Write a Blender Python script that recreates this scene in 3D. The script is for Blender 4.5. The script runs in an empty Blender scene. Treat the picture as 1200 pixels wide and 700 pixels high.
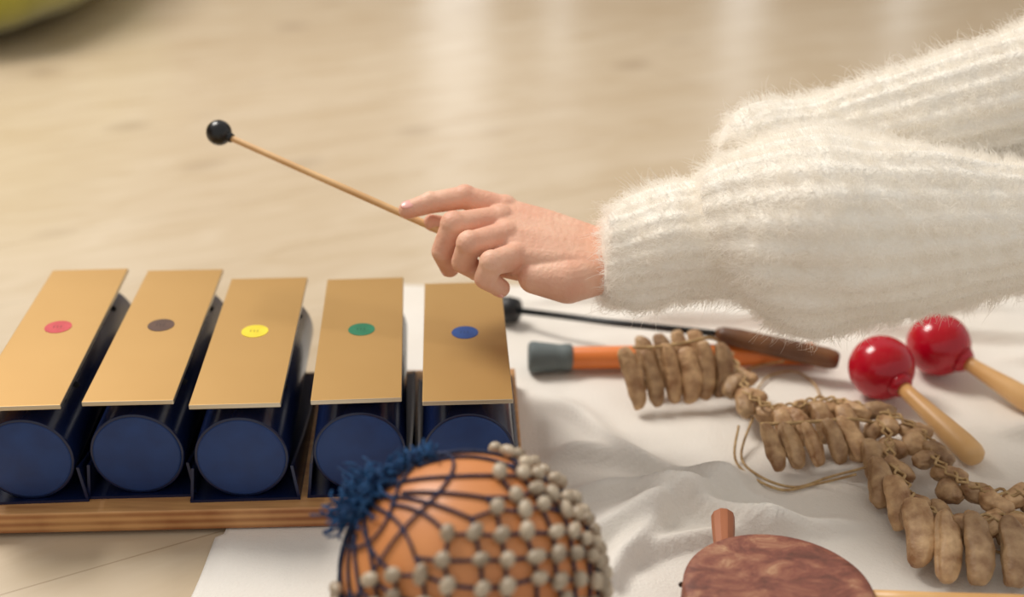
import bpy, bmesh, math, random
import numpy as np
from mathutils import Vector, Matrix, noise
random.seed(7); np.random.seed(7)
SC=bpy.context.scene
COL=SC.collection
SC.view_settings.view_transform='Standard'

# ------------------------------------------------------------ helpers
def srgb(r,g,b):
    f=lambda c:(c/255/12.92) if c/255<=.04045 else ((c/255+.055)/1.055)**2.4
    return (f(r),f(g),f(b),1)
def newmat(name):
    m=bpy.data.materials.new(name); m.use_nodes=True
    nt=m.node_tree; b=nt.nodes["Principled BSDF"]
    return m,nt,b
def mat(name,c1,c2=None,scale=20,rough=.5,metal=0,bump=0,bscale=None,stretch=(1,1,1),detail=5,spec=.5,sheen=0,sss=0,lo=.35,hi=.65,island=0):
    m,nt,b=newmat(name); N=nt.nodes;L=nt.links
    b.inputs['Roughness'].default_value=rough; b.inputs['Metallic'].default_value=metal
    b.inputs['Specular IOR Level'].default_value=spec
    if sheen: b.inputs['Sheen Weight'].default_value=sheen
    if sss:
        b.inputs['Subsurface Weight'].default_value=sss
        b.inputs['Subsurface Radius'].default_value=(1,.35,.2)
        b.inputs['Subsurface Scale'].default_value=.005
    b.inputs['Base Color'].default_value=c1
    tc=N.new('ShaderNodeTexCoord'); mp=N.new('ShaderNodeMapping'); mp.inputs['Scale'].default_value=stretch
    L.new(tc.outputs['Object'],mp.inputs[0])
    if c2:
        n=N.new('ShaderNodeTexNoise'); n.inputs['Scale'].default_value=scale; n.inputs['Detail'].default_value=detail
        L.new(mp.outputs[0],n.inputs['Vector'])
        r=N.new('ShaderNodeValToRGB'); r.color_ramp.elements[0].color=c1; r.color_ramp.elements[1].color=c2
        r.color_ramp.elements[0].position=lo; r.color_ramp.elements[1].position=hi
        L.new(n.outputs['Fac'],r.inputs[0]); src=r.outputs[0]
        if island:
            g=N.new('ShaderNodeNewGeometry'); mr=N.new('ShaderNodeMapRange'); mr.inputs['To Min'].default_value=1-island; mr.inputs['To Max'].default_value=1+island*.4
            L.new(g.outputs['Random Per Island'],mr.inputs['Value'])
            hs=N.new('ShaderNodeHueSaturation'); L.new(mr.outputs[0],hs.inputs['Value']); L.new(src,hs.inputs['Color']); src=hs.outputs[0]
        L.new(src,b.inputs['Base Color'])
    if bump:
        n=N.new('ShaderNodeTexNoise'); n.inputs['Scale'].default_value=bscale or scale; n.inputs['Detail'].default_value=4
        L.new(mp.outputs[0],n.inputs['Vector'])
        bp=N.new('ShaderNodeBump'); bp.inputs['Strength'].default_value=1; bp.inputs['Distance'].default_value=bump
        L.new(n.outputs['Fac'],bp.inputs['Height']); L.new(bp.outputs[0],b.inputs['Normal'])
    return m
def mesh_obj(name,V,F,m=None,parent=None,smooth=True):
    me=bpy.data.meshes.new(name); me.from_pydata([tuple(v) for v in V],[],[tuple(f) for f in F]); me.update()
    if smooth: me.polygons.foreach_set('use_smooth',[True]*len(me.polygons))
    o=bpy.data.objects.new(name,me); COL.objects.link(o)
    if m: me.materials.append(m)
    if parent: o.parent=parent
    return o
def empty(name,loc=(0,0,0)):
    e=bpy.data.objects.new(name,None); e.location=loc; e.empty_display_size=.02; COL.objects.link(e); return e
def basis(d):
    d=Vector(d).normalized(); a=Vector((0,0,1)) if abs(d.z)<.9 else Vector((1,0,0))
    x=d.cross(a).normalized(); y=d.cross(x).normalized()
    return x,y,d
class MB:
    """mesh accumulator"""
    def __init__(s): s.V=[];s.F=[]
    def add(s,V,F):
        o=len(s.V); s.V+=[tuple(v) for v in V]; s.F+=[tuple(i+o for i in f) for f in F]
    def lathe(s,p0,p1,prof,n=24,flat=1.0):
        p0=Vector(p0);p1=Vector(p1);x,y,d=basis(p1-p0);L=(p1-p0).length
        V=[];F=[]
        for t,r in prof:
            c=p0+d*(t*L)
            for k in range(n):
                a=2*math.pi*k/n; V.append(c+x*(math.cos(a)*r)+y*(math.sin(a)*r*flat))
        m=len(prof)
        for i in range(m-1):
            for k in range(n):
                F.append((i*n+k,i*n+(k+1)%n,(i+1)*n+(k+1)%n,(i+1)*n+k))
        F.append(tuple(range(n-1,-1,-1))); F.append(tuple((m-1)*n+k for k in range(n)))
        s.add(V,F)
    def tube(s,pts,r,n=8,closed=False):
        pts=[Vector(p) for p in pts]; m=len(pts); V=[];F=[]
        px=None
        for i,p in enumerate(pts):
            t=(pts[min(i+1,m-1)]-pts[max(i-1,0)])
            if t.length<1e-9: t=Vector((1,0,0))
            t.normalize()
            if px is None: px=basis(t)[0]
            px=(px-t*px.dot(t)); 
            if px.length<1e-6: px=basis(t)[0]
            px.normalize(); py=t.cross(px)
            rr=r[i] if hasattr(r,'__len__') else r
            for k in range(n):
                a=2*math.pi*k/n; V.append(p+px*(math.cos(a)*rr)+py*(math.sin(a)*rr))
        for i in range(m-1):
            for k in range(n): F.append((i*n+k,i*n+(k+1)%n,(i+1)*n+(k+1)%n,(i+1)*n+k))
        F.append(tuple(range(n-1,-1,-1))); F.append(tuple((m-1)*n+k for k in range(n)))
        s.add(V,F)
    def sphere(s,c,r,nu=16,nv=10,axes=None):
        c=Vector(c); 
        if not hasattr(r,'__len__'): r=(r,r,r)
        ax=axes or (Vector((1,0,0)),Vector((0,1,0)),Vector((0,0,1)))
        V=[c+ax[2]*r[2]];F=[]
        for j in range(1,nv):
            th=math.pi*j/nv
            for k in range(nu):
                a=2*math.pi*k/nu
                V.append(c+ax[0]*(r[0]*math.sin(th)*math.cos(a))+ax[1]*(r[1]*math.sin(th)*math.sin(a))+ax[2]*(r[2]*math.cos(th)))
        V.append(c-ax[2]*r[2]); e=len(V)-1
        for k in range(nu):
            F.append((0,1+k,1+(k+1)%nu))
            F.append((e,e-nu+(k+1)%nu,e-nu+k))
        for j in range(nv-2):
            for k in range(nu):
                a=1+j*nu+k;b=1+j*nu+(k+1)%nu
                F.append((a,a+nu,b+nu,b))
        s.add(V,F)
    def box(s,lo,hi,M=None):
        V=[Vector((x,y,z)) for x in (lo[0],hi[0]) for y in (lo[1],hi[1]) for z in (lo[2],hi[2])]
        if M: V=[M@v for v in V]
        s.add(V,[(0,1,3,2),(4,6,7,5),(0,4,5,1),(2,3,7,6),(0,2,6,4),(1,5,7,3)])
    def obj(s,name,m=None,parent=None,smooth=True,bevel=0):
        o=mesh_obj(name,s.V,s.F,m,parent,smooth)
        if bevel:
            b=o.modifiers.new('b','BEVEL'); b.width=bevel; b.segments=3; b.limit_method='ANGLE'
        return o
def catmull(P,n=8):
    P=[Vector(p) for p in P]; out=[]
    for i in range(len(P)-1):
        a=P[max(i-1,0)];b=P[i];c=P[i+1];d=P[min(i+2,len(P)-1)]
        for k in range(n):
            t=k/n
            out.append(.5*((2*b)+(c-a)*t+(2*a-5*b+4*c-d)*t*t+(3*b-a-3*c+d)*t**3))
    out.append(P[-1]); return out
def mm(*p): return Vector(p)/1000
def bake(o):
    dg=bpy.context.evaluated_depsgraph_get(); ev=o.evaluated_get(dg)
    me=bpy.data.meshes.new_from_object(ev); old=o.data; mats=[m for m in old.materials]
    o.modifiers.clear(); o.data=me
    if not me.materials:
        for m in mats: me.materials.append(m)
    me.polygons.foreach_set('use_smooth',[True]*len(me.polygons))
def remesh(o,vox,it=6,fac=.5):
    r=o.modifiers.new('r','REMESH'); r.mode='VOXEL'; r.voxel_size=vox; r.use_smooth_shade=True
    s=o.modifiers.new('s','SMOOTH'); s.iterations=it; s.factor=fac
    bpy.context.view_layer.update(); bake(o)

# ------------------------------------------------------------ camera
cd=bpy.data.cameras.new("camera"); cam=bpy.data.objects.new("camera",cd); COL.objects.link(cam)
cam.location=(0,0,.544); cam.rotation_euler=(math.radians(64),0,0); cd.lens=45; cd.sensor_width=36
cd.dof.use_dof=True; cd.dof.focus_distance=.88; cd.dof.aperture_fstop=2.8; cd.clip_start=.02
SC.camera=cam

# ------------------------------------------------------------ world & lights
w=bpy.data.worlds.new("world"); SC.world=w; w.use_nodes=True
bg=w.node_tree.nodes['Background']; bg.inputs[0].default_value=(1.0,.96,.91,1); bg.inputs[1].default_value=.62
def area(name,loc,rot,size,energy,col=(1,.97,.92)):
    l=bpy.data.lights.new(name,'AREA'); l.shape='RECTANGLE'; l.size,l.size_y=size; l.energy=energy; l.color=col
    o=bpy.data.objects.new(name,l); o.location=loc; o.rotation_euler=rot; COL.objects.link(o); return o
WINS=[(-2.3,-1.5),(-.33,-.08),(.12,.22),(.75,.92),(1.35,1.5)]
for i,(a,b) in enumerate(WINS):
    area("window_light",((a+b)/2,4.85,1.15),(math.radians(-90),0,0),(b-a,1.9),(b-a)*6,(1,.98,.95))
area("top_soft_light",(-1.2,1.9,2.2),(math.radians(-30),math.radians(-28),0),(.9,.9),64,(1,.95,.88))  # soft area light added overhead to brighten the scene; no fixture modelled

# ------------------------------------------------------------ room
def floor_mat():
    m,nt,b=newmat("whitewashed_pine"); N=nt.nodes;L=nt.links
    tc=N.new('ShaderNodeTexCoord'); mp=N.new('ShaderNodeMapping'); mp.inputs['Rotation'].default_value=(0,0,math.radians(-28))
    L.new(tc.outputs['Object'],mp.inputs[0])
    br=N.new('ShaderNodeTexBrick'); br.inputs['Scale'].default_value=1; br.inputs['Brick Width'].default_value=2.2; br.inputs['Row Height'].default_value=.15
    br.inputs['Mortar Size'].default_value=.0008; br.inputs['Mortar Smooth'].default_value=.3
    br.inputs['Color1'].default_value=srgb(207,191,167); br.inputs['Color2'].default_value=srgb(202,185,160); br.inputs['Mortar'].default_value=srgb(178,159,134)
    L.new(mp.outputs[0],br.inputs['Vector'])
    m2=N.new('ShaderNodeMapping'); m2.inputs['Scale'].default_value=(1.6,5,1); L.new(mp.outputs[0],m2.inputs[0])
    n=N.new('ShaderNodeTexNoise'); n.inputs['Scale'].default_value=5; n.inputs['Detail'].default_value=7; n.inputs['Distortion'].default_value=.8; L.new(m2.outputs[0],n.inputs['Vector'])
    r=N.new('ShaderNodeValToRGB'); r.color_ramp.elements[0].position=.3; r.color_ramp.elements[0].color=srgb(241,236,228); r.color_ramp.elements[1].position=.7; r.color_ramp.elements[1].color=srgb(255,255,255)
    L.new(n.outputs['Fac'],r.inputs[0])
    mx=N.new('ShaderNodeMixRGB'); mx.blend_type='MULTIPLY'; mx.inputs[0].default_value=1; L.new(br.outputs['Color'],mx.inputs[1]); L.new(r.outputs[0],mx.inputs[2])
    m3=N.new('ShaderNodeMapping'); m3.inputs['Scale'].default_value=(4.6,6.2,1); L.new(mp.outputs[0],m3.inputs[0])
    nd=N.new('ShaderNodeTexNoise'); nd.inputs['Scale'].default_value=2.0; L.new(m3.outputs[0],nd.inputs['Vector'])
    ad=N.new('ShaderNodeMixRGB'); ad.inputs[0].default_value=.12; L.new(m3.outputs[0],ad.inputs[1]); L.new(nd.outputs['Color'],ad.inputs[2])
    v=N.new('ShaderNodeTexVoronoi'); v.inputs['Scale'].default_value=1.0; v.inputs['Randomness'].default_value=1; L.new(ad.outputs[0],v.inputs['Vector'])
    kr=N.new('ShaderNodeValToRGB'); kr.color_ramp.elements[0].position=.03; kr.color_ramp.elements[0].color=(.6,.6,.6,1); kr.color_ramp.elements[1].position=.18; kr.color_ramp.elements[1].color=(0,0,0,1)
    L.new(v.outputs['Distance'],kr.inputs[0])
    mk=N.new('ShaderNodeMixRGB'); L.new(kr.outputs[0],mk.inputs[0]); L.new(mx.outputs[0],mk.inputs[1]); mk.inputs[2].default_value=srgb(146,126,104)
    L.new(mk.outputs[0],b.inputs['Base Color'])
    b.inputs['Roughness'].default_value=.27; b.inputs['Specular IOR Level'].default_value=.5
    bp=N.new('ShaderNodeBump'); bp.inputs['Distance'].default_value=.0003; bp.inputs['Strength'].default_value=.3
    L.new(n.outputs['Fac'],bp.inputs['Height']); L.new(bp.outputs[0],b.inputs['Normal'])
    return m
fb=MB(); fb.box((-4,-2,-.04),(4,4.6,0)); fb.obj("floor",floor_mat(),smooth=False)
wall_m=mat("beige_wall_paint",srgb(164,134,106),srgb(152,124,98),3,rough=.7)
white_m=mat("white_gloss_paint",srgb(240,236,228),rough=.35)
wb=MB(); xs=[-4]+[v for ab in WINS for v in ab]+[4]
for i in range(0,len(xs),2): wb.box((xs[i],4.6,0),(xs[i+1],4.72,2.6))
for a,b in WINS: wb.box((a,4.6,0),(b,4.72,.12)); wb.box((a,4.6,2.15),(b,4.72,2.6))
wb.obj("wall_back",wall_m,smooth=False)
wl=MB(); wl.box((-4.12,-2,0),(-4,4.6,2.6)); wl.obj("wall_left",wall_m,smooth=False)
bb=MB()
for i in range(0,len(xs),2): bb.box((xs[i],4.585,0),(xs[i+1],4.6,.09))
bb.obj("baseboard_back",white_m,smooth=False)
for i,(a,b) in enumerate(WINS):
    fr=MB()
    for q in ((a,a+.02),(b-.02,b)): fr.box((q[0],4.61,.12),(q[1],4.69,2.15))
    for q in (.12,1.1,2.11): fr.box((a,4.61,q),(b,4.69,q+.04))
    fr.obj("window_%d"%(i+1),white_m,smooth=False)

# green floor cushion
gm=mat("olive_velvet",srgb(194,186,60),srgb(134,132,36),4,rough=.85,sheen=.4,bump=.01,bscale=8)
V=[];F=[];nu,nv=64,32
for j in range(nv+1):
    th=math.pi*j/nv
    for k in range(nu):
        a=2*math.pi*k/nu
        f=lambda q,e:math.copysign(abs(q)**e,q)
        x=f(math.cos(a),.4)*f(math.sin(th),.3)*.42;y=f(math.sin(a),.4)*f(math.sin(th),.3)*.42;z=f(math.cos(th),.6)*.19
        d=1+.07*noise.noise(Vector((x,y,z))*6)
        V.append((-1.12+x*d,2.36+y*d,.195+z*(.99)))
for j in range(nv):
    for k in range(nu): F.append((j*nu+k,(j+1)*nu+k,(j+1)*nu+(k+1)%nu,j*nu+(k+1)%nu))
mesh_obj("floor_cushion",V,F,gm)

# ------------------------------------------------------------ cloth
cloth_m=mat("cotton_canvas",srgb(232,227,219),srgb(226,219,209),6,rough=.9,bump=.0006,bscale=420,sheen=.2)
def sstep(a,b,x):
    t=min(1,max(0,(x-a)/(b-a))); return t*t*(3-2*t)
def ridge(x,y,p0,p1,wd,h):
    ax,ay=p0;bx,by=p1;dx,dy=bx-ax,by-ay;L=math.hypot(dx,dy)
    t=((x-ax)*dx+(y-ay)*dy)/L/L; dd=((x-ax)*dy-(y-ay)*dx)/L + .008*math.sin(t*5)
    e=sstep(-.15,.15,t)*(1-sstep(.85,1.15,t))
    wd2=wd*(.42 if dd>0 else 1.2)
    return h*math.exp(-(dd/wd2)**2)*e
RID=[((.05,.78),(.20,.73),.012,.017),((.03,.69),(.17,.80),.018,.017),((.055,.62),(.10,.76),.014,.014),((.08,.70),(.24,.745),.010,.011),((.02,.83),(.18,.775),.012,.013),
     ((.36,.78),(.55,.66),.012,.010),((.10,1.055),(.5,1.02),.012,.013),((.03,1.10),(.45,1.09),.009,.010),((.44,.98),(.62,.9),.02,.014),((.0,.93),(.10,.82),.012,.010),
     ((.42,.74),(.50,.88),.016,.011),((.33,.60),(.50,.68),.014,.008),((.39,.86),(.50,.80),.014,.012)]
def cloth_h(x,y):
    z=.0025
    m=sstep(.015,.05,x) if y>.7 else sstep(.05,.08,x) if y<.67 else sstep(.03,.07,x)
    if y>1.0: m=max(m,sstep(1.0,1.05,y)*sstep(-.14,-.05,x))
    if (x-.163)**2+(y-.627)**2<.066**2: m*=.15
    h=sum(ridge(x,y,*r) for r in RID)+.006*max(0,noise.noise(Vector((x*9,y*12,3.3))))+.0018*noise.noise(Vector((x*30,y*34,1)))
    return z+max(-.001,h)*m
NX,NY=300,220;V=[];F=[]
for j in range(NY+1):
    y=.30+(1.144-.30)*j/NY
    xl=-.2+(y-.733)*(.061/.411) if y>.733 else -.205-(.733-y)*.11
    for i in range(NX+1):
        x=xl+(.95-xl)*(i/NX)
        yy=y-(.035*(x+.14) if j==NY else .035*(x+.14)*(j/NY)**3)+.004*math.sin(x*25)*(j/NY)**8
        V.append((x+.003*math.sin(y*31)*(1-i/NX)**8,yy,cloth_h(x,yy)))
for j in range(NY):
    for i in range(NX):
        a=j*(NX+1)+i; F.append((a,a+1,a+NX+2,a+NX+1))
cl=mesh_obj("canvas_cloth",V,F,cloth_m)
so=cl.modifiers.new('s','SOLIDIFY'); so.thickness=.0015; so.offset=-1

# ------------------------------------------------------------ plywood tray
ply,nt,b=newmat("plywood"); N=nt.nodes;L=nt.links
tc=N.new('ShaderNodeTexCoord'); sx=N.new('ShaderNodeSeparateXYZ'); L.new(tc.outputs['Object'],sx.inputs[0])
wv=N.new('ShaderNodeMath'); wv.operation='MULTIPLY'; wv.inputs[1].default_value=2*math.pi/.0062; L.new(sx.outputs['Z'],wv.inputs[0])
sn=N.new('ShaderNodeMath'); sn.operation='SINE'; L.new(wv.outputs[0],sn.inputs[0])
mp=N.new('ShaderNodeMapping'); mp.inputs['Scale'].default_value=(3,30,3); L.new(tc.outputs['Object'],mp.inputs[0])
nz=N.new('ShaderNodeTexNoise'); nz.inputs['Scale'].default_value=6; nz.inputs['Detail'].default_value=6; L.new(mp.outputs[0],nz.inputs['Vector'])
ad=N.new('ShaderNodeMath'); ad.operation='MULTIPLY_ADD'; ad.inputs[1].default_value=.16; L.new(sn.outputs[0],ad.inputs[0]); L.new(nz.outputs['Fac'],ad.inputs[2])
r=N.new('ShaderNodeValToRGB'); r.color_ramp.elements[0].position=.25; r.color_ramp.elements[0].color=srgb(150,92,50); r.color_ramp.elements[1].position=.75; r.color_ramp.elements[1].color=srgb(208,156,100)
L.new(ad.outputs[0],r.inputs[0]); L.new(r.outputs[0],b.inputs['Base Color']); b.inputs['Roughness'].default_value=.45
tr=MB(); R=Matrix.Rotation(math.radians(2.2),4,'Z')
tr.box((-.52,0,0),(.137,.195,.0165),Matrix.Translation((-.127,.741,.0035))@R)
tray=tr.obj("plywood_tray",ply,smooth=False,bevel=.0012)

# ------------------------------------------------------------ chime bars
gold=mat("satin_gold",srgb(186,148,90),srgb(174,136,78),3,rough=.46,metal=.5,bump=.00005,bscale=900)
edge=mat("brushed_edge",srgb(200,190,170),rough=.35,metal=.9)
navy=mat("navy_plastic",srgb(14,26,60),rough=.25)
cap_m=mat("blue_cap",srgb(20,56,112),srgb(16,48,100),60,rough=.55)
felt=mat("black_felt",srgb(14,15,20),rough=.95)
BARS=[(-343,855,.222,3.5,(200,60,70)),(-266,858,.214,2.5,(84,52,34)),(-193,848,.202,3,(236,214,40)),(-113,851,.195,4,(20,122,86)),(-35,846,.188,3,(28,76,150))]
for i,(cx,cy,ln,ang,dc) in enumerate(BARS):
    root=empty("chime_bar",(cx/1000,cy/1000,.02)); root.rotation_euler=(0,0,math.radians(ang))
    h=ln/2; W=.031
    pm=MB(); pm.box((-W,-h,.0765),(W,h,.080)); p=pm.obj("gold_plate",gold,root,False,bevel=.0006)
    p.data.materials.append(edge)
    for f in p.data.polygons:
        if abs(f.normal.z)<.5: f.material_index=1
    dm=mat("sticker_%d"%i,srgb(*dc),srgb(*[max(0,c-14) for c in dc]),120,rough=.5)
    d=MB(); d.lathe((0,.006,.0800),(0,.006,.0803),[(0,.0100),(1,.0100)],40); d.obj("note_sticker",dm,root,False)
    d=MB()
    for q in (-1,0,1): d.box((-.0009+q*.0026,.0045,.0803),(.0000+q*.0026,.0078,.0804))
    d.obj("sticker_print",mat("ink_%d"%i,srgb(*[int(c*.75) for c in dc]),rough=.6),root,False)
    t=MB(); n=48; rO,rI,zc=.0325,.0305,.0345; y0,y1=-h+.004,h-.002
    t.lathe((0,y0,zc),(0,y1,zc),[(0,rI),(0,rO-.0004),(.004,rO),(.996,rO),(1,rO-.0004),(1,rI)],n)
    t.obj("resonator_tube",navy,root)
    c=MB(); c.lathe((0,y0-.0012,zc),(0,y0+.002,zc),[(0,.0288),(.15,.0298),(.35,.0305),(1,.0305)],64); c.obj("tube_cap",cap_m,root)
    cr=MB()
    cr.box((-.0385,y0-.003,0),(.0385,y1-.02,.0022))
    for s in (-1,1):
        segs=24
        V=[];F=[]
        for k in range(segs+1):
            yy=y0-.002+(y1-y0-.02)*k/segs; q=1-k/segs
            top=.005+.023*(q**1.8)
            xo=.0385-.0035*(top/.03)
            for (xx,zz) in ((.0385,0),(xo,top),(xo-.002,top),(.0365,0)): V.append((s*xx,yy,zz))
        for k in range(segs):
            for e in range(4):
                a=k*4+e;b2=k*4+(e+1)%4; F.append((a,b2,b2+4,a+4))
        F+= [(0,1,2,3),(segs*4+3,segs*4+2,segs*4+1,segs*4)]
        cr.add(V,F)
    cr.obj("cradle",navy,root,False)
    s2=MB()
    for yy in (-h*.55,h*.55):
        s2.box((-.012,yy-.006,.062),(.012,yy+.006,.0765))
        s2.tube([(-.029,yy,.066),(-.02,yy,.073),(.02,yy,.073),(.029,yy,.066)],.0022,8)
    s2.obj("felt_support",felt,root,False)

# ------------------------------------------------------------ beaded gourd shaker
gc=mm(-24,588,78); GR=.073
root=empty("beaded_gourd_shaker",gc)
gourd_m=mat("gourd_skin",srgb(220,148,90),srgb(178,102,54),9,rough=.42,bump=.0006,bscale=30,stretch=(1,1,1.6),lo=.3,hi=.8)
pole=Vector((-.76,.11,.64)).normalized(); ex,ey,_=basis(pole)
UP=Vector((0,.438,.899)); UPp=(UP-pole*UP.dot(pole)).normalized()
def gp(al,be,off=0):
    rr=(GR+off)*(1+.02*math.cos(al*2))
    return pole*(math.cos(al)*rr)+(ex*math.cos(be)+ey*math.sin(be))*(math.sin(al)*rr)
V=[];F=[];nu,nv=96,64
for j in range(nv+1):
    for k in range(nu): V.append(gp(math.pi*j/nv,2*math.pi*k/nu))
for j in range(nv):
    for k in range(nu): F.append((j*nu+k,(j+1)*nu+k,(j+1)*nu+(k+1)%nu,j*nu+(k+1)%nu))
g=mesh_obj("gourd_body",V,F,gourd_m,root)
cordm=mat("navy_cord",srgb(30,44,78),srgb(18,26,52),200,rough=.85,bump=.0005,bscale=900)
beadm=mat("seed_beads",srgb(206,190,166),srgb(150,132,110),60,rough=.35,lo=.3,hi=.7,island=.2)
net=MB(); beads=MB(); NB=24; NR=12
rj=lambda s:random.uniform(-s,s)
nodes={}
for k in range(NB):
    for r_ in range(NR+1):
        be=2*math.pi*(k+(.5 if r_%2 else 0))/NB
        dirn=ex*math.cos(be)+ey*math.sin(be)
        a0=math.radians(52+15*dirn.dot(UPp)); a1=math.radians(155)
        nodes[(r_,k)]=(a0+(a1-a0)*r_/NR+rj(.028),be+rj(.045))
for k in range(NB):
    a1,b1=nodes[(0,k)]
    wob=rj(.22); s0=.05 if k%2==0 else .40
    pts=[gp(a1*t,b1+wob*math.sin(math.pi*t)+(0 if k%2==0 else -.24*(1-t)),.0012) for t in [s0+(1-s0)*i/12 for i in range(13)]]
    net.tube(pts,.0010,6)
    for r_ in range(NR):
        for dk in (0,1):
            kk=(k+(dk if r_%2 else dk-1))%NB
            a,b_=nodes[(r_,k)];a2,b2=nodes[(r_+1,kk)]
            while b2-b_>math.pi:b2-=2*math.pi
            while b_-b2>math.pi:b2+=2*math.pi
            net.tube([gp(a+(a2-a)*t,b_+(b2-b_)*t,.0014) for t in (0,.25,.5,.75,1)],.0010,6)
    for r_ in range(NR+1):
        if r_==0 and random.random()<.45: continue
        a,b_=nodes[(r_,k)]
        c=gp(a,b_,.0044); nrm=c.normalized(); tang=(gp(a,b_+.05)-gp(a,b_-.05)).normalized()
        tang=(tang+nrm*rj(.2)+pole*rj(.8)); tang=(tang-nrm*tang.dot(nrm)).normalized()
        beads.sphere(c,(.0042+rj(.0005),.0040+rj(.0003),.0055+rj(.0008)),14,10,(nrm,tang.cross(nrm),tang))
for al in (.42,.70):
    net.tube([gp(al+.06*math.sin(be*3+al*9),be,.0014) for be in [2*math.pi*i/60 for i in range(61)]],.0009,6)
net.obj("cord_net",cordm,root); beads.obj("beads",beadm,root)
ta=MB(); top=gp(0,0)
def frill(st,out,ln):
    d1=(pole*random.uniform(.3,1)+out*random.uniform(.4,1.2)).normalized()
    d2=(d1+Vector((rj(1),rj(1),rj(1)))*.9+Vector((0,0,-.2))).normalized()
    ta.tube(catmull([st,st+d1*ln*.5,st+d1*ln*.5+d2*ln*.5,st+d1*ln*.4+d2*ln*.8+Vector((rj(.005),rj(.005),rj(.005)))],4),.0008,5)
for i in range(200):
    be=random.uniform(0,2*math.pi); out=(ex*math.cos(be)+ey*math.sin(be))
    frill(top+out*random.uniform(0,.009)-pole*.001,out,random.uniform(.009,.022))
bup=math.atan2(UPp.dot(ey),UPp.dot(ex))
for i in range(120):
    al=random.uniform(.1,.62); p=gp(al,bup+rj(.16)/max(al,.2),.001); nrm=p.normalized()
    ln=random.uniform(.006,.011)
    d1=(nrm+Vector((rj(.8),rj(.8),rj(.8)))).normalized(); d2=(d1+Vector((rj(1),rj(1),rj(1)))).normalized()
    ta.tube([p,p+d1*ln*.5,p+d1*ln*.5+d2*ln*.5],.0008,5)
ta.obj("yarn_tassel",mat("blue_yarn",srgb(24,78,126),srgb(12,42,82),150,rough=.9),root)

# ------------------------------------------------------------ seed pod rattle
root=empty("seed_pod_rattle",(0,0,0))
pod_m=mat("dried_pods",srgb(216,180,136),srgb(140,98,62),85,rough=.5,bump=.0016,bscale=180,lo=.30,hi=.70,island=.34,detail=8)
cord_m2=mat("jute_cord",srgb(196,166,120),srgb(156,124,84),150,rough=.9,bump=.0006,bscale=600)
pods=MB()
def pod(p0,p1,w,seed=0,flat=.72,ex_=.62):
    p0=Vector(p0);p1=Vector(p1);x,y,d=basis(p1-p0);L=(p1-p0).length;c=(p0+p1)/2
    ro=rj(.7); x,y=x*math.cos(ro)+y*math.sin(ro),y*math.cos(ro)-x*math.sin(ro)
    V=[];F=[];nu,nv=24,18
    for j in range(nv+1):
        th=math.pi*j/nv; s=math.cos(th); rr=abs(math.sin(th))**ex_
        for k in range(nu):
            a=2*math.pi*k/nu
            rad=w*rr*(1-.30*math.exp(-((a-math.pi)/.3)**2))*(1+.06*math.cos(a*6+s*2))
            P=c+d*(s*L/2)+x*(rad*math.cos(a))+y*(rad*flat*math.sin(a))
            P+=(x*w*.25)*(1-s*s)
            P+=Vector((1,1,1))*w*.14*noise.noise(P*130+Vector((seed,0,0)))
            V.append(P)
    for j in range(nv):
        for k in range(nu): F.append((j*nu+k,(j+1)*nu+k,(j+1)*nu+(k+1)%nu,j*nu+(k+1)%nu))
    pods.add(V,F)
def pod_row(L,off,w,z0=.013):
    for (x,y) in L:
        b=Vector((x/1000,y/1000,z0)); pod(b,b+Vector(off)+Vector((rj(.003),rj(.003),rj(.003))),w*random.uniform(.9,1.12),random.random()*9)
for i,(x,y) in enumerate([(103,886),(118,889),(132,894),(145,895),(157,899),(170,903)]):
    b=Vector((x/1000,y/1000,.013)); pod(b,b+Vector((-.014+.0030*i,.024,.042+rj(.004))),.0088*random.uniform(.9,1.08),i)
for i,(x,y) in enumerate([(112,915),(127,918),(143,924),(157,926)]):
    b=Vector((x/1000,y/1000,.014)); pod(b,b+Vector((-.006,.028,.036)),.0084,i+20)
pod_row([(199,797),(214,800),(230,803),(246,805),(262,808)],(-.010,.028,.022),.0084)
pod_row([(207,824),(224,828),(241,830),(257,830)],(-.004,.028,.016),.0080,.016)
pod_row([(269,683),(282,667),(302,664),(325,662)],(.008,.045,.022),.0106,.013)
pod_row([(347,668),(268,726),(261,752),(265,778),(372,672)],(.002,.036,.018),.0094,.013)
pod_row([(294,716),(312,704),(333,706),(353,704)],(.004,.030,.006),.0080,.014)
CP=[(183,950),(187,907),(189,880),(204,862),(225,865),(244,874),(263,869),(284,858),(302,840),(312,812),(309,789),(317,764),(331,750),(350,745),(372,747),(410,760)]
path=catmull([Vector((x/1000,y/1000,.023)) for x,y in CP],10)
C2=[(285,858),(284,824),(278,792),(279,762),(280,738),(297,720),(326,718),(352,722),(400,735)]
path2=catmull([Vector((x/1000,y/1000,.021)) for x,y in C2],10)
def chain(path,step,size,w,side):
    acc=0;k=0
    for i in range(1,len(path)):
        acc+=(path[i]-path[i-1]).length
        if acc>=step:
            acc=0;k+=1;t=(path[i]-path[i-1]).normalized(); up=Vector((0,0,1)); sd=t.cross(up)
            sg=(1 if k%2 else -1)
            dd=(t*(.75+rj(.25))+sd*sg*side+up*rj(.25)).normalized()
            c=path[i]+sd*sg*.0050+Vector((0,0,rj(.003)))
            pod(c-dd*size/2,c+dd*size/2,w*random.uniform(.88,1.15),k,.8,.68)
chain(path,.0135,.027,.0088,.60)
chain(path2,.0160,.027,.0088,.60)
pods.obj("pods",pod_m,root)
cb=MB()
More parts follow.
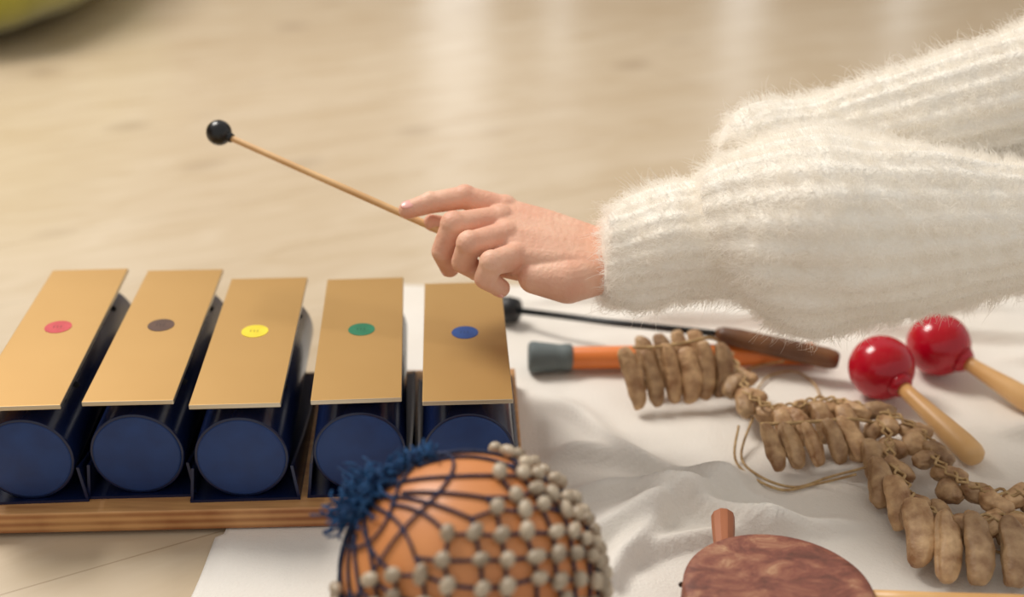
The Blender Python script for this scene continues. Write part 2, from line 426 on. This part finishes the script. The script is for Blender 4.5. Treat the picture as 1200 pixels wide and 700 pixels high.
for pth in (path,path2):
    for ph in (0,3.1):
        pts=[]
        for i,p in enumerate(pth):
            t=(pth[min(i+1,len(pth)-1)]-pth[max(i-1,0)]).normalized(); sd=t.cross(Vector((0,0,1))); a=i*.7+ph
            pts.append(p+sd*math.cos(a)*.0035+Vector((0,0,1))*(math.sin(a*2)*.001+.0065))
        cb.tube(pts,.0011,6)
ST=[[(189,861),(176,830),(184,796),(208,786),(236,799),(262,792)],[(217,862),(200,905),(215,945),(241,957),(255,935),(252,900),(240,872)],[(176,850),(170,815),(195,783),(225,790),(250,780)],[(300,700),(320,712),(340,706),(365,712)],[(205,862),(188,930),(205,965),(230,950)],
 [(262,792),(275,780),(290,795)],[(262,792),(272,800),(281,786)]]
for s_ in ST:
    pts=catmull([Vector((x/1000,y/1000,cloth_h(x/1000,y/1000)+.003+(.014 if i in (0,len(s_)-1) else 0))) for i,(x,y) in enumerate(s_)],8); cb.tube(pts,.0010,6)
cb.tube(catmull([(.098,.918,.052),(.118,.915,.054),(.14,.922,.054),(.165,.930,.054),(.184,.945,.030)],6),.0014,6)
cb.tube(catmull([(.189,.835,.030),(.21,.830,.034),(.235,.833,.034),(.26,.836,.034),(.284,.845,.024)],6),.0014,6)
cb.obj("braided_cord",cord_m2,root)

# ------------------------------------------------------------ maracas
redm=mat("red_lacquer",srgb(186,14,40),srgb(172,8,34),8,rough=.16)
wood_l=mat("light_wood",srgb(226,184,128),srgb(204,156,98),14,rough=.4,stretch=(1,1,1))
for hc,he in ((mm(304,922,31),mm(351,812,13)),(mm(363,962,31),mm(425,888,13))):
    root=empty("maraca",hc); q=he-hc; L_=q.length
    a=MB(); a.sphere((0,0,0),(.0268,.0268,.0268),40,28); 
    a.lathe(q.normalized()*.024,q.normalized()*.030,[(0,.012),(.5,.0105),(1,.008)],28); a.obj("head",redm,root)
    a=MB(); a.lathe(q.normalized()*.027,q,[(0,.0062),(.15,.0062),(.35,.0072),(.6,.0088),(.8,.0098),(.92,.0095),(.97,.0080),(1,.0045)],28); a.obj("handle",wood_l,root)

# ------------------------------------------------------------ orange rod with grey rubber end
root=empty("rubber_tipped_shaker",(0,0,0))
a=MB(); a.lathe((.044,.9675,.0150),(.262,.976,.0150),[(0,.0088),(.01,.0098),(.985,.0098),(1,.0088)],32); a.obj("orange_tube",mat("orange_lacquer",srgb(232,132,62),srgb(220,118,50),10,rough=.35),root)
a=MB(); a.lathe((.014,.9665,.0165),(.052,.968,.0155),[(0,.0110),(.04,.0134),(.12,.0138),(.6,.0118),(.75,.0112),(.78,.0118),(.95,.0118),(1,.010)],32); a.obj("grey_rubber_end",mat("grey_rubber",srgb(104,114,114),srgb(92,100,102),40,rough=.7),root)
root=empty("drum_mallet",(0,0,0))
rb=MB(); rb.tube([(.0,1.055,.018),(.09,1.005,.030),(.19,.970,.0355)],.0030,12); rb.obj("black_rod",mat("black_rod_paint",srgb(22,26,30),rough=.35),root)
a=MB(); a.lathe((-.012,1.062,.016),(.006,1.052,.018),[(0,.008),(.1,.0115),(.5,.0125),(.9,.0115),(1,.007)],28); a.obj("rubber_head",mat("black_rubber",srgb(18,19,22),rough=.5),root)
a=MB(); a.lathe((.175,.9755,.0350),(.276,.949,.0225),[(0,.0045),(.06,.0070),(.2,.0082),(.6,.0090),(.9,.0090),(.97,.0080),(1,.0060)],28); a.obj("handle",mat("dark_walnut",srgb(128,86,54),srgb(90,56,34),30,rough=.4,stretch=(1,1,1)),root)

# ------------------------------------------------------------ hand drum
root=empty("hand_drum",mm(163,627,0))
skin_m,nt,b=newmat("mottled_hide"); N=nt.nodes;L=nt.links
tc=N.new('ShaderNodeTexCoord'); mp=N.new('ShaderNodeMapping'); mp.inputs['Rotation'].default_value=(0,0,-.5); mp.inputs['Scale'].default_value=(1,1.7,1); L.new(tc.outputs['Object'],mp.inputs[0])
n1=N.new('ShaderNodeTexNoise'); n1.inputs['Scale'].default_value=42; n1.inputs['Detail'].default_value=10; n1.inputs['Roughness'].default_value=.72; n1.inputs['Distortion'].default_value=.5; L.new(mp.outputs[0],n1.inputs['Vector'])
r=N.new('ShaderNodeValToRGB'); cr_=r.color_ramp; cr_.elements[0].position=.34; cr_.elements[0].color=srgb(92,54,44); cr_.elements[1].position=.70; cr_.elements[1].color=srgb(190,150,116)
e=cr_.elements.new(.48); e.color=srgb(130,76,62); e=cr_.elements.new(.57); e.color=srgb(152,100,78)
L.new(n1.outputs['Fac'],r.inputs[0]); L.new(r.outputs[0],b.inputs['Base Color']); b.inputs['Roughness'].default_value=.6
bp=N.new('ShaderNodeBump'); bp.inputs['Distance'].default_value=.0010; L.new(n1.outputs['Fac'],bp.inputs['Height']); L.new(bp.outputs[0],b.inputs['Normal'])
a=MB(); n=96; V=[];F=[]
prof=[(0,.0400),(.03,.0400),(.050,.0404),(.0562,.0398),(.0582,.0380),(.0586,.030),(.0588,.0262)]
for j,(rr,zz) in enumerate(prof):
    for k in range(n):
        an=2*math.pi*k/n; q=rr*(1+.012*math.sin(an*3+1)); zz2=zz-(.004*abs(math.sin(an*7)) if j==6 else 0)
        V.append((q*math.cos(an),q*math.sin(an),zz2))
for j in range(len(prof)-1):
    for k in range(n): F.append((j*n+k,(j+1)*n+k,(j+1)*n+(k+1)%n,j*n+(k+1)%n))
a.add(V,F); a.obj("drum_skin",skin_m,root)
a=MB(); a.lathe((0,0,.006),(0,0,.0385),[(0,.050),(0,.0555),(.08,.0572),(.5,.0578),(1,.0572)],96); a.obj("drum_frame",mat("frame_wood",srgb(150,96,58),srgb(112,66,40),20,rough=.5),root)
a=MB()
for k in range(22):
    an=2*math.pi*k/22; a.sphere((.0592*math.cos(an),.0592*math.sin(an),.030),.0018,8,6)
a.obj("tacks",mat("dark_tacks",srgb(60,44,34),rough=.4,metal=.6),root)
a=MB(); a.lathe((.050,.004,.029),(.165,-.003,.027),[(0,.0062),(.4,.0068),(.85,.0082),(.97,.0078),(1,.005)],24); a.obj("handle",wood_l,root)
a=MB(); a.lathe((-.024,.050,.022),(-.019,.094,.028),[(0,.0058),(.2,.0064),(.7,.0078),(.95,.0080),(1,.0062)],10); a.obj("peg",mat("peg_wood",srgb(168,104,70),srgb(112,62,40),30,rough=.5,stretch=(1,.2,1)),root,False)

# ------------------------------------------------------------ child's arm
root=empty("child_arm",mm(62,848,161)); inv=-Vector(root.location)
skin=mat("skin",srgb(232,188,162),srgb(216,156,130),34,rough=.5,bump=.0007,bscale=260,sss=.12,spec=.35,lo=.3,hi=.72,detail=7)
hb=MB()
def chainS(pts,rs,step=.28):
    pts=[Vector(p) for p in pts]
    for i in range(len(pts)-1):
        a,b=pts[i],pts[i+1];n=max(2,int((b-a).length/(min(rs[i],rs[i+1])*step)))
        for k in range(n+1):
            t=k/n; hb.sphere(a.lerp(b,t)+inv,rs[i]*(1-t)+rs[i+1]*t,18,12)
I=[mm(-6,886,185),mm(-35,887,195),mm(-60,881,193),mm(-77,874,190)]
Mf=[mm(-9,870,183),mm(-42,853,187),mm(-50,851,167),mm(-46,860,150)]
Rf=[mm(-5,853,178),mm(-30,832,181),mm(-35,835,166),mm(-26,848,153)]
Pf=[mm(3,838,169),mm(-14,817,173),mm(-19,818,161),mm(-8,829,148)]
Th=[mm(44,872,160),mm(14,893,157),mm(-16,898,163),mm(-42,890,168),mm(-60,884,176)]
chainS(I,[.0112,.0088,.0080,.0066]); chainS(Mf,[.0114,.0096,.0088,.0074]); chainS(Rf,[.0110,.0093,.0086,.0072]); chainS(Pf,[.0104,.0088,.0080,.0068]); chainS(Th,[.0140,.0125,.0095,.0085,.0064])
chainS([mm(18,842,160),mm(-6,850,160),mm(-20,868,168)],[.014,.0125,.011])
chainS([mm(10,870,168),mm(-14,868,168),mm(-24,876,176)],[.014,.012,.010])
wA,wB=mm(60,862,165),mm(64,838,156)
K=[I[0],Mf[0],Rf[0],Pf[0]]
for j in range(13):
    f_=j/12*3; i0=min(2,int(f_)); kp=K[i0].lerp(K[i0+1],f_-i0); wp=wA.lerp(wB,j/12)
    mid=kp.lerp(wp,.5)+Vector((0,0,.0015))
    chainS([kp,mid,wp],[.0096,.0128,.0160],.4)
    lo_=Vector((0,-.002,-.010)); chainS([kp+lo_*.6,mid+lo_,wp],[.0085,.0115,.0150],.5)
chainS([mm(62,838,156),mm(40,829,154),mm(16,830,156)],[.0160,.0168,.0120])
chainS([wA,mm(100,852,166)],[.0165,.0180]); chainS([wB,mm(100,842,162)],[.0160,.0180])
for p,r_ in ((I[0],.0118),(Mf[0],.0122),(Rf[0],.0118),(Pf[0],.0110),(Mf[1],.0103),(Rf[1],.0100),(Pf[1],.0095),(I[1],.0095),(I[2],.0084)): hb.sphere(p+inv+Vector((0,0,.0004)),r_,18,12)
hand=hb.obj("hand",skin,root); remesh(hand,.0009,5,.5)
nm=mat("fingernail",srgb(236,176,166),rough=.25,sss=.1)
nb=MB()
def nail(tip,prev,out,r):
    d=(tip-prev).normalized(); o=(Vector(out)-d*Vector(out).dot(d)).normalized(); s=d.cross(o)
    nb.sphere(tip+inv-d*.0012+o*(r*.80),(.0044,.0015,.0058),16,10,(s,o,d))
nail(I[3],I[2],(-.1,-.35,.9),.0066); nail(Mf[3],Mf[2],(-.9,-.5,.0),.0074); nail(Rf[3],Rf[2],(-.8,-.6,0),.0072); nail(Pf[3],Pf[2],(-.6,-.8,0),.0068)
nb.obj("nails",nm,root)

yarn=mat("cream_knit",srgb(250,245,235),srgb(246,239,227),30,rough=.95,sheen=.5,bump=.002,bscale=260)
sl=MB()
def sleeve(P,R,ribs,depth,seed,n=168):
    P=[Vector(p) for p in P]; path=catmull(P,14)
    rr=[v.x for v in catmull([(r,0,0) for r in R],14)]
    V=[];F=[];m=len(path);px=None
    for i,p in enumerate(path):
        t=(path[min(i+1,m-1)]-path[max(i-1,0)]).normalized()
        if px is None: px=(Vector((0,0,1))-t*t.z).normalized()
        px=(px-t*px.dot(t)).normalized(); py=t.cross(px)
        u=i/14
        for k in range(n):
            a=2*math.pi*k/n
            dirv=px*math.cos(a)+py*math.sin(a)
            fold=noise.noise(Vector((u*1.1+seed,math.cos(a)*1.4,math.sin(a)*1.4)))*.13
            dp=depth*min(1,rr[i]/.04)
            rib=dp*(abs(math.sin(ribs*a/2+.8*math.sin(u*.9+seed)))**.6-.7)
            V.append(p+inv+dirv*(rr[i]*(1+fold)+rib))
    for i in range(m-1):
        for k in range(n): F.append((i*n+k,i*n+(k+1)%n,(i+1)*n+(k+1)%n,(i+1)*n+k))
    F.append(tuple(range(n-1,-1,-1))); F.append(tuple((m-1)*n+k for k in range(n)))
    sl.add(V,F)
sleeve([mm(64,848,160),mm(68,848,160),mm(80,848,162),mm(111,848,173),mm(146,847,181),mm(170,841,190),mm(216,832,192),mm(276,830,193),mm(364,841,193),mm(453,868,203),mm(560,900,260)],
       [.020,.030,.0370,.0415,.0435,.060,.070,.060,.044,.046,.060],22,.0056,0)
sleeve([mm(168,885,226),mm(180,900,232),mm(224,912,228),mm(294,918,238),mm(384,928,258),mm(462,932,287),mm(564,941,329),mm(682,961,393)],
       [.016,.028,.034,.044,.053,.058,.064,.075],20,.0074,5)
slv=sl.obj("sweater_sleeve",yarn,root); remesh(slv,.0022,4,.5)
me=slv.data; nvv=len(me.polygons)
cen=np.empty(nvv*3); me.polygons.foreach_get('center',cen); cen=cen.reshape(-1,3)
nor=np.empty(nvv*3); me.polygons.foreach_get('normal',nor); nor=nor.reshape(-1,3)
ar=np.empty(nvv); me.polygons.foreach_get('area',ar)
keep=cen[:,0]+root.location.x<.62; pr=ar*keep; pr/=pr.sum()
NH=120000
idx=np.random.choice(nvv,NH,p=pr)
base=cen[idx]+np.random.normal(0,.0008,(NH,3)); nn=nor[idx]
fl=np.array([-.75,.0,-.25]); fl=fl-nn*(nn@fl)[:,None]
# clump direction field so the mohair lies in soft tufts
cl_=np.stack([np.sin(base[:,0]*310+base[:,2]*190),np.sin(base[:,1]*270+base[:,0]*120+1),np.sin(base[:,2]*330+base[:,1]*150+2)],1)
rnd=np.random.normal(0,1,(NH,3)); ln=np.random.uniform(.0030,.0090,(NH,1))*(1+.9*(np.random.rand(NH,1)>.90))
d1=nn*.7+fl*.4+rnd*.30+cl_*.25; d1/=np.linalg.norm(d1,axis=1)[:,None]
d2=nn*.20+fl*.6+cl_*.5+np.random.normal(0,.50,(NH,3)); d2/=np.linalg.norm(d2,axis=1)[:,None]
pts=np.stack([base-nn*.001,base+d1*ln*.4,base+d1*ln*.65+d2*ln*.2,base+d1*ln*.7+d2*ln*.6],1)
hc=bpy.data.hair_curves.new("sleeve_fuzz"); hc.add_curves([4]*NH)
hc.attributes['position'].data.foreach_set('vector',pts.astype(np.float32).ravel())
ra=hc.attributes.get('radius') or hc.attributes.new('radius','FLOAT','POINT')
ra.data.foreach_set('value',np.tile(np.array([.00010,.00009,.00007,.00003],dtype=np.float32),NH))
ho=bpy.data.objects.new("sleeve_fuzz",hc); COL.objects.link(ho); ho.parent=root
mh=bpy.data.materials.new("mohair"); mh.use_nodes=True; nt=mh.node_tree; nt.nodes.clear(); N=nt.nodes; L=nt.links
o_=N.new('ShaderNodeOutputMaterial'); df=N.new('ShaderNodeBsdfDiffuse'); tl=N.new('ShaderNodeBsdfTranslucent'); mxs=N.new('ShaderNodeMixShader'); mxs.inputs[0].default_value=.45
df.inputs[0].default_value=(.98,.945,.885,1); tl.inputs[0].default_value=(.98,.945,.885,1)
L.new(df.outputs[0],mxs.inputs[1]); L.new(tl.outputs[0],mxs.inputs[2]); L.new(mxs.outputs[0],o_.inputs[0])
hc.materials.append(mh)

# ------------------------------------------------------------ mallet in hand
root=empty("percussion_mallet",mm(-229,956,222))
A=Vector((0,0,0)); B=mm(-12,860,160)-mm(-229,956,222); dr=B.normalized()
a=MB(); a.lathe(dr*.006,B,[(0,.0021),(.02,.0024),(.97,.0029),(1,.0022)],16); a.obj("rattan_shaft",mat("pale_rattan",srgb(226,186,132),srgb(204,158,104),20,rough=.45),root)
a=MB(); a.sphere(A,.0100,36,24); a.lathe(dr*.008,dr*.0125,[(0,.0045),(1,.0034)],20); a.obj("mallet_head",mat("black_ball",srgb(16,17,20),rough=.28),root)
